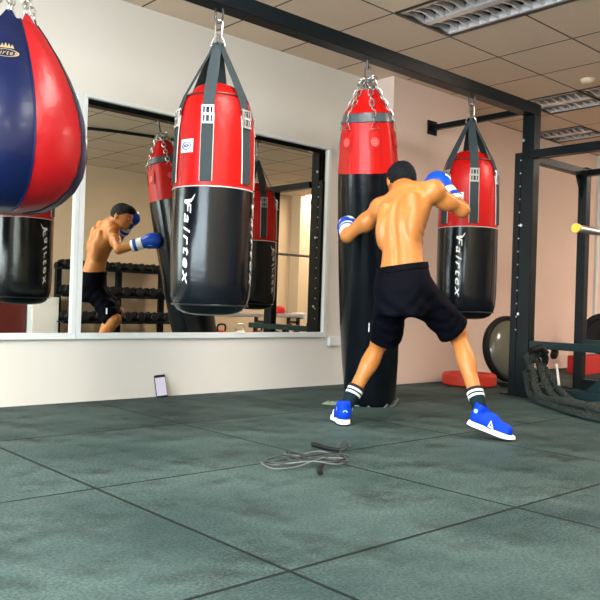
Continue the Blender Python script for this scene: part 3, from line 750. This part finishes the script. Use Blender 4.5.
def shoe(name, heel, fw, up, mirror=1):
    o = empty(name); o.parent = man
    fw = Vector(fw).normalized(); s = fw.cross(Vector(up)).normalized(); u = s.cross(fw)
    o.matrix_local = Matrix.Translation(Vector(heel))@Matrix((s, fw, u)).transposed().to_4x4()@Matrix.Diagonal((1.08, .90, 1.12, 1))
    # x side, y forward, z up; heel at origin
    out = [(0, .004), (.02, .026), (.05, .034), (.09, .033), (.13, .036), (.17, .043), (.205, .045), (.235, .038), (.258, .024), (.268, .006)]
    ring = [(w, y) for y, w in out]+[(-w, y) for y, w in out[::-1]]
    def sole(z0, z1, g0, g1, nm, m):
        vs = [(x*g0, .134+(y-.134)*g0, z0+.010*max(0, (y-.2)/.07)**2) for x, y in ring]+[(x*g1, .134+(y-.134)*g1, z1) for x, y in ring]; n = len(ring)
        MB().add(vs, [tuple(range(n))[::-1], tuple(range(n, 2*n))]+[(k, (k+1) % n, n+(k+1) % n, n+k) for k in range(n)]).build(nm, m, o, bevel=.002)
    sole(0, .008, 1.0, 1.03, 'outsole', 'outsole'); sole(.008, .030, 1.05, 1.0, 'midsole', 'sole')
    def uf(P):
        d = cone(P, (0, .040, .052), (0, .13, .050), .034, .037)
        d = smin(d, cone(P, (0, .13, .045), (0, .215, .034), .037, .036), .02)
        d = smin(d, cone(P, (0, .036, .06), (0, .046, .098), .033, .040), .015)
        d = smin(d, cone(P, (0, .09, .07), (0, .125, .066), .026, .026), .02)
        d = smax(d, -cone(P, (0, .045, .085), (0, .052, .14), .029, .034), .004)
        return smax(d, .022-P[..., 2], .004)
    up_ = sdf_obj('upper', uf, (-.06, -.01, .01), (.06, .28, .15), .0042, 'shoe', o, 1)
    L = MB()
    for k in range(5): L.tube([(-.018, .10+.018*k, .094-.0065*k), (0, .104+.018*k, .099-.0065*k), (.018, .10+.018*k, .094-.0065*k)], .0028, 6)
    L.build('laces', 'shoe', o)
    for sg in (-1, 1):
        T = MB(); x = sg*.0415; t = .005
        a, b, c = Vector((x, .118, .036)), Vector((x, .152, .034)), Vector((x*.93, .126, .066)); g = (a+b+c)/3
        vs = [a, b, c, a.lerp(g, .5), b.lerp(g, .5), c.lerp(g, .5)]; vs += [v+Vector((sg*t, 0, 0)) for v in vs]
        T.add(vs, [(6, 7, 10, 9), (7, 8, 11, 10), (8, 6, 9, 11), (0, 1, 7, 6), (1, 2, 8, 7), (2, 0, 6, 8)]).build('triangle_logo', 'white', o, smooth=False)
        T = MB(); vs = [(sg*.039, .030+.011*math.cos(2*PI*k/16), .082+.010*math.sin(2*PI*k/16)) for k in range(16)]; T.add(vs, [tuple(range(16))]).build('collar_logo', 'logo', o)
    T = MB(); vs = [(.012*math.cos(2*PI*k/16), .0035, .068+.008*math.sin(2*PI*k/16)) for k in range(16)]; T.add(vs, [tuple(range(16))]).build('heel_logo', 'logo', o)
    return o
shoe('left_shoe', (-.322, .055, .0), (-.12, 1, 0), (0, 0, 1))
shoe('right_shoe', (.290, -.132, .054), (.218, -.105, -.066), (.1, 0, 1))
def sock(a_, k_, foot, nm):
    d = (k_-a_)/np.linalg.norm(k_-a_); o = empty(nm); o.parent = man
    pts = [foot, a_*.6+foot*.4, a_, a_+d*.03, a_+d*.06, a_+d*.10, a_+d*.105]; MB().tube(pts, [.030, .034, .036, .037, .039, .043, .040], 24).build('sock_body', 'sock', o)
    MB().tube([a_+d*.096, a_+d*.112], [.0445, .0455], 24).build('cuff', 'sockblack', o)
    for q in (.062, .084): MB().tube([a_+d*(q-.001), a_+d*q, a_+d*(q+.011), a_+d*(q+.012)], [.040, .0425+q*.02, .043+q*.03, .041], 24).build('white_stripe', 'white', o)
sock(ankL, kneeL, A(-.330, .112, .05), 'left_sock'); sock(ankR, kneeR, A(.332, -.150, .085), 'right_sock')

# ------------------------------------------------------------------ things on the floor
def smooth_path(P, n=8, closed=False):
    P = [Vector(p) for p in P]; out = []
    for i in range(len(P)-1):
        p0 = P[max(i-1, 0)]; p1 = P[i]; p2 = P[i+1]; p3 = P[min(i+2, len(P)-1)]
        for k in range(n):
            t = k/n; out.append(.5*((2*p1)+(p2-p0)*t+(2*p0-5*p1+4*p2-p3)*t*t+(3*p1-p0-3*p2+p3)*t*t*t))
    return out+[P[-1]]
jr = tag(empty('skipping_rope', (2.160, 2.275, 0), -YAW), 'tangled grey skipping rope with black handles lying on the floor tiles', 'skipping rope')
rp = [(-.05, -.02), (-.14, .01), (-.22, .0), (-.235, -.06), (-.12, -.075), (.0, -.03), (.10, .02), (.15, -.02), (.02, -.05), (-.12, -.02), (-.15, .05), (-.05, .06), (.08, .02), (.14, .06), (.04, .045), (-.10, .02), (-.13, .06), (-.02, .02), (.09, -.02),
      (.16, .03), (.12, .08), (.17, .14), (.19, .20), (.15, .22), (.12, .18), (.16, .15)]
zs = [.006+.012*abs(math.sin(i*1.7)) for i in range(len(rp))]
MB().tube(smooth_path([(x, y, z) for (x, y), z in ((((a*.84+.008, b*1.7)), c*1.6) for (a, b), c in zip(rp, zs))]), .0036, 6).build('cord', 'cord', jr)
rp2 = [(-.16, .02), (-.05, .035), (.05, .0), (.15, .0), (.10, -.045), (-.03, -.055), (-.20, -.05), (-.26, -.085), (-.20, -.12), (-.10, -.10), (.02, -.02), (.13, .04), (.02, .07), (-.10, .04)]
MB().tube(smooth_path([(x*.84+.008, y*1.7, .006+.022*abs(math.cos(i*1.3))) for i, (x, y) in enumerate(rp2)]), .003, 6).build('cord', 'cordlight', jr)
MB().tube([(.0, .36, .013), (.07, .27, .012), (.12, .25, .010)], [.011, .009, .006], 10).build('handle', 'black', jr)
MB().tube([(.03, -.08, .013), (.015, -.16, .012), (.02, -.22, .012)], [.008, .009, .010], 10).build('handle', 'black', jr)

def twisted(path, R_, tw=9., rs=None, n=6):
    path = [Vector(p) for p in path]; mb = MB(); L = 0; acc = [0]
    for a, b in zip(path, path[1:]): L += (b-a).length; acc.append(L)
    for s in range(3):
        pts = []
        for i, p in enumerate(path):
            t = (path[min(i+1, len(path)-1)]-path[max(i-1, 0)]).normalized(); u = t.cross(Vector((0, 0, 1)))
            u = u.normalized() if u.length > .1 else Vector((1, 0, 0)); w = t.cross(u); a = acc[i]*2*PI*tw+s*2*PI/3
            pts.append(p+(u*math.cos(a)+w*math.sin(a))*R_*.5)
        mb.tube(pts, R_*.55, n)
    return mb
br = tag(empty('battle_rope', (4.96, 2.97, 0)), 'thick dark battle rope looped round the rack post and trailing right', 'battle rope')
o3 = Vector((5.0, 3.0, 0))
def rop(P, R_=.022): return twisted(smooth_path([Vector(p)-o3 for p in P], 14), R_).build('strand', 'rope', br)
rop([(5.12, 3.13, .20), (5.07, 3.08, .12), (4.98, 3.0, .05), (4.86, 2.86, .028), (4.70, 2.64, .026), (4.55, 2.44, .028), (4.42, 2.22, .03), (4.40, 1.95, .03), (4.5, 1.6, .03)], .027)
rop([(5.17, 3.06, .28), (5.08, 2.96, .17), (4.97, 2.84, .085), (4.85, 2.70, .04), (4.70, 2.52, .03), (4.57, 2.34, .07), (4.50, 2.0, .06), (4.6, 1.6, .03)], .027)
rop([(5.22, 3.05, .24), (5.16, 2.92, .13), (5.06, 2.78, .06), (4.92, 2.62, .035), (4.76, 2.44, .05), (4.58, 2.24, .08), (4.45, 1.95, .07), (4.5, 1.6, .03)], .027)
rop([(5.10, 3.12, .32), (5.04, 3.02, .20), (4.95, 2.94, .10), (4.82, 2.80, .05), (4.68, 2.60, .07), (4.52, 2.36, .08), (4.40, 2.10, .07), (4.42, 1.8, .03)], .027)
rop([(5.12, 3.11, .22), (5.11, 3.06, .31), (5.20, 3.05, .33), (5.30, 3.08, .28), (5.32, 3.14, .18), (5.24, 3.10, .14), (5.13, 3.08, .20)], .027)
MB().tube([(.14, -.02, .34), (.10, .0, .38), (.04, .04, .36)], [.026, .028, .02], 12).tube([(.20, -.05, .32), (.26, -.02, .345), (.31, .02, .31)], [.022, .028, .022], 12).build('handle', 'black', br)
MB().tube([(.12, -.14, .12), (.22, -.06, .26)], .009, 8).build('anchor_strap', 'piping', br)

def disc(name, x, y, z, rad, th, m, label, cat, group=None):
    o = empty(name, (x, y, z)); tag(o, label, cat, group)
    MB().lathe([(0, 0), (rad-.02, 0), (rad, .015), (rad, th-.015), (rad-.015, th), (rad-.05, th), (rad-.06, th-.012), (.06, th-.012), (.055, th), (.026, th), (.026, th-.02), (0, th-.02)], 56).build('plate', m, o)
    MB().lathe([(.027, 0), (.05, .0), (.05, th+.002), (.027, th+.002)], 24).build('hub', 'zinc', o)
    return o
disc('bumper_plate', 5.43, 3.85, 0, .225, .105, 'orange', 'thick orange red bumper plate flat on the floor behind the rear foot', 'weight plate')

bo = tag(empty('balance_dome', (5.99, 3.82, .30)), 'half-ball balance trainer with olive face and black rim standing on edge', 'balance trainer')
bo.rotation_euler = (math.radians(80), 0, math.radians(-13))
MB().lathe([(0, .085), (.10, .082), (.19, .062), (.245, .028), (.262, 0)], 56).build('dome_face', 'olive', bo)
MB().lathe([(.255, .012), (.275, .022), (.296, .010), (.300, -.015), (.290, -.04), (.24, -.05), (0, -.05)], 56).build('rim', 'black', bo)
lad = MB()
for k in range(4): lad.tube(smooth_path([(-.30, -.05+k*.04, .008+.006*k), (0, -.02+k*.045, .012), (.3, -.06+k*.05, .008)]), .007, 6)
lo = lad.build('speed_ladder', 'black'); lo.location = (5.80, 3.45, 0); lo.rotation_euler = (0, 0, -YAW); tag(lo, 'black flat straps bundled on the floor beside the rack foot', 'straps')

# things beyond the rack
pb = MB().b2((-.1, -.1, 0), (1.1, .1, .19)).build('foam_block', 'redpaint', bevel=.01); pb.location = (7.60, 4.0, 0); pb.rotation_euler = (0, 0, math.radians(4))
tag(pb, 'red foam block on the floor beyond the rack', 'foam block')
bp = tag(empty('bumper_plate', (8.07, 4.0, .19+.225)), 'large black bumper plate standing on the red foam block', 'weight plate'); bp.rotation_euler = (math.radians(84), 0, math.radians(-60))
MB().lathe([(0, -.03), (.21, -.03), (.225, -.02), (.225, .02), (.21, .03), (.17, .03), (.16, .02), (.06, .02), (.055, .03), (0, .03)], 56).build('plate', 'black', bp)

# ------------------------------------------------------------------ front of the room, seen in the mirror
dr = tag(empty('dumbbell_rack', (5.4, -1.2, 0)), 'black three-tier dumbbell rack against the tan wall, seen in the mirror', 'dumbbell rack')
for s in (-.82, .1, .82):
    MB().b2((s-.04, -.18, 0), (s+.04, .24, .07)).b2((s-.035, -.10, .07), (s+.035, -.02, 1.10)).build('upright', 'steel', dr, smooth=False)
for z, y in ((.30, .12), (.66, .06), (1.03, 0.0)):
    MB().b2((-.86, y-.12, z-.02), (.86, y-.09, z+.05)).b2((-.86, y-.12, z-.02), (.86, y+.12, z)).b2((-.86, y+.10, z-.03), (.86, y+.13, z+.01)).build('shelf', 'steel', dr, smooth=False)
def dumbbell(L, rad):
    o = empty('dumbbell')
    for s in (-1, 1):
        MB().tube([(0, s*L*.5, 0), (0, s*(L*.5-.012), 0), (0, s*L*.24, 0), (0, s*L*.2, 0)], [rad*.82, rad, rad, rad*.75], 6).build('head', 'black', o, smooth=False)
    MB().tube([(0, -L*.2, 0), (0, L*.2, 0)], .014, 10).build('handle', 'chrome', o); return o
tiers = ((.30, .12, 8, .075, 'bottom'), (.66, .06, 8, .072, 'middle'), (1.03, 0.0, 9, .062, 'top'))
for z, y, n, rad, w in tiers:
    d0 = dumbbell(.26, rad); reg(d0)
    for k in range(n):
        o = d0 if k == 0 else copy_tree(d0)
        o.location = (5.4-.76+1.52*k/(n-1), -1.2+y, z+rad*.92+.002); o.rotation_euler = (0, .52+.0*k, 0)
        tag(o, 'black dumbbell on the %s shelf of the dumbbell rack' % w, 'dumbbell', 'dumbbells on the %s shelf' % w)
# red mat and white cabinet under the reflected bag
rm = MB().b2((-.3, -.05, 0), (.3, .05, .95)).build('crash_mat', 'darkred', bevel=.015); rm.location = (3.88, -1.36, 0); tag(rm, 'dark red padded mat standing against the wall, seen in the mirror', 'mat')
wc = tag(empty('cabinet', (4.38, -1.3, 0)), 'white floor cabinet next to the red mat, seen in the mirror', 'cabinet')
MB().b2((-.19, -.14, 0), (.19, .12, .62)).build('body', 'frame', wc, bevel=.004); MB().b2((-.18, .121, .02), (.18, .135, .61)).build('door', 'white', wc, bevel=.003)
# low bench and kettlebells
be = tag(empty('bench', (7.65, -.85, 0)), 'low grey equipment bench with a pale end roller, seen in the mirror', 'bench')
MB().b2((-.95, -.16, .40), (1.0, .16, .46)).build('top', 'grey', be, bevel=.01)
for s in (-.85, .2, .9):
    MB().b2((s-.025, -.14, 0), (s+.025, -.10, .40)).b2((s-.025, .10, 0), (s+.025, .14, .40)).b2((s-.025, -.14, .30), (s+.025, .14, .34)).build('leg', 'darkmetal', be, smooth=False)
MB().tube([(1.03, -.16, .43), (1.03, .16, .43)], .055, 20).build('end_roller', 'piping', be)
kb_spec = [(-.8, 'redpaint', 'red'), (-.45, 'white', 'white'), (-.1, 'darkred', 'dark red'), (.25, 'black', 'black'), (.55, 'grey', 'grey'), (-1.45, 'yellow', 'yellow')]
for i, (dx, m, cn) in enumerate(kb_spec):
    k = tag(empty('kettlebell', (7.65+dx, -.55 if i < 5 else -.75, 0)), '%s kettlebell on the floor by the low bench, seen in the mirror' % cn, 'kettlebell', 'kettlebells by the bench')
    MB().lathe([(0, 0), (.07, 0), (.10, .04), (.115, .10), (.10, .16), (.06, .195), (0, .20)], 28).build('ball', m, k)
    MB().tube(smooth_path([(-.06, 0, .17), (-.075, 0, .24), (-.05, 0, .285), (.05, 0, .285), (.075, 0, .24), (.06, 0, .17)], 4), .015, 10).build('handle', 'chrome' if i % 2 else 'black', k)
rb_ = MB().lathe([(0, 0), (.10, 0), (.115, .03), (.10, .10), (.05, .125), (0, .13)], 24).build('sand_bell', 'redpaint'); rb_.location = (8.22, -.85, .461); tag(rb_, 'small red sand bag on top of the low bench, seen in the mirror', 'sand bag')

# ------------------------------------------------------------------ light
def area(loc, rot, sx, sy, e, col):
    l = bpy.data.lights.new('window_light', 'AREA'); l.shape = 'RECTANGLE'; l.size = sx; l.size_y = sy; l.energy = e; l.color = col
    o = bpy.data.objects.new('window_light', l); COL.objects.link(o); o.location = loc; o.rotation_euler = rot; return o
area((XL-.12, 1.3, 1.5), (0, math.radians(-90), 0), 1.6, 4.6, 430, (.80, .93, 1.))
w = bpy.data.worlds.new('world'); SC.world = w; w.use_nodes = True
w.node_tree.nodes['Background'].inputs[0].default_value = (.75, .85, 1, 1); w.node_tree.nodes['Background'].inputs[1].default_value = 1.0

# ------------------------------------------------------------------ camera
cd = bpy.data.cameras.new('camera'); cam = bpy.data.objects.new('camera', cd); COL.objects.link(cam); SC.camera = cam
f_, yaw, pitch, roll, hh = 767.58, .7341, .0030, .0321, .6562
Fv = Vector((math.sin(yaw), math.cos(yaw), 0)); Rv = Vector((math.cos(yaw), -math.sin(yaw), 0)); Uv = Vector((0, 0, 1))
Fv, Uv = Fv*math.cos(pitch)+Uv*math.sin(pitch), Uv*math.cos(pitch)-Fv*math.sin(pitch)
Rv, Uv = Rv*math.cos(roll)+Uv*math.sin(roll), Uv*math.cos(roll)-Rv*math.sin(roll)
cam.matrix_world = Matrix.Translation((0, 0, hh))@Matrix((Rv, Uv, -Fv)).transposed().to_4x4()
cd.sensor_width = 36; cd.lens = f_*36/600; cd.clip_start = .02; cd.clip_end = 60
vs_ = SC.view_settings; vs_.view_transform = 'Standard'; vs_.look = 'None'; vs_.gamma = 1; vs_.use_curve_mapping = False; vs_.exposure = 0.50
SC.cycles.max_bounces = 8; SC.cycles.diffuse_bounces = 5; SC.cycles.glossy_bounces = 5
SC.cycles.use_denoising = True
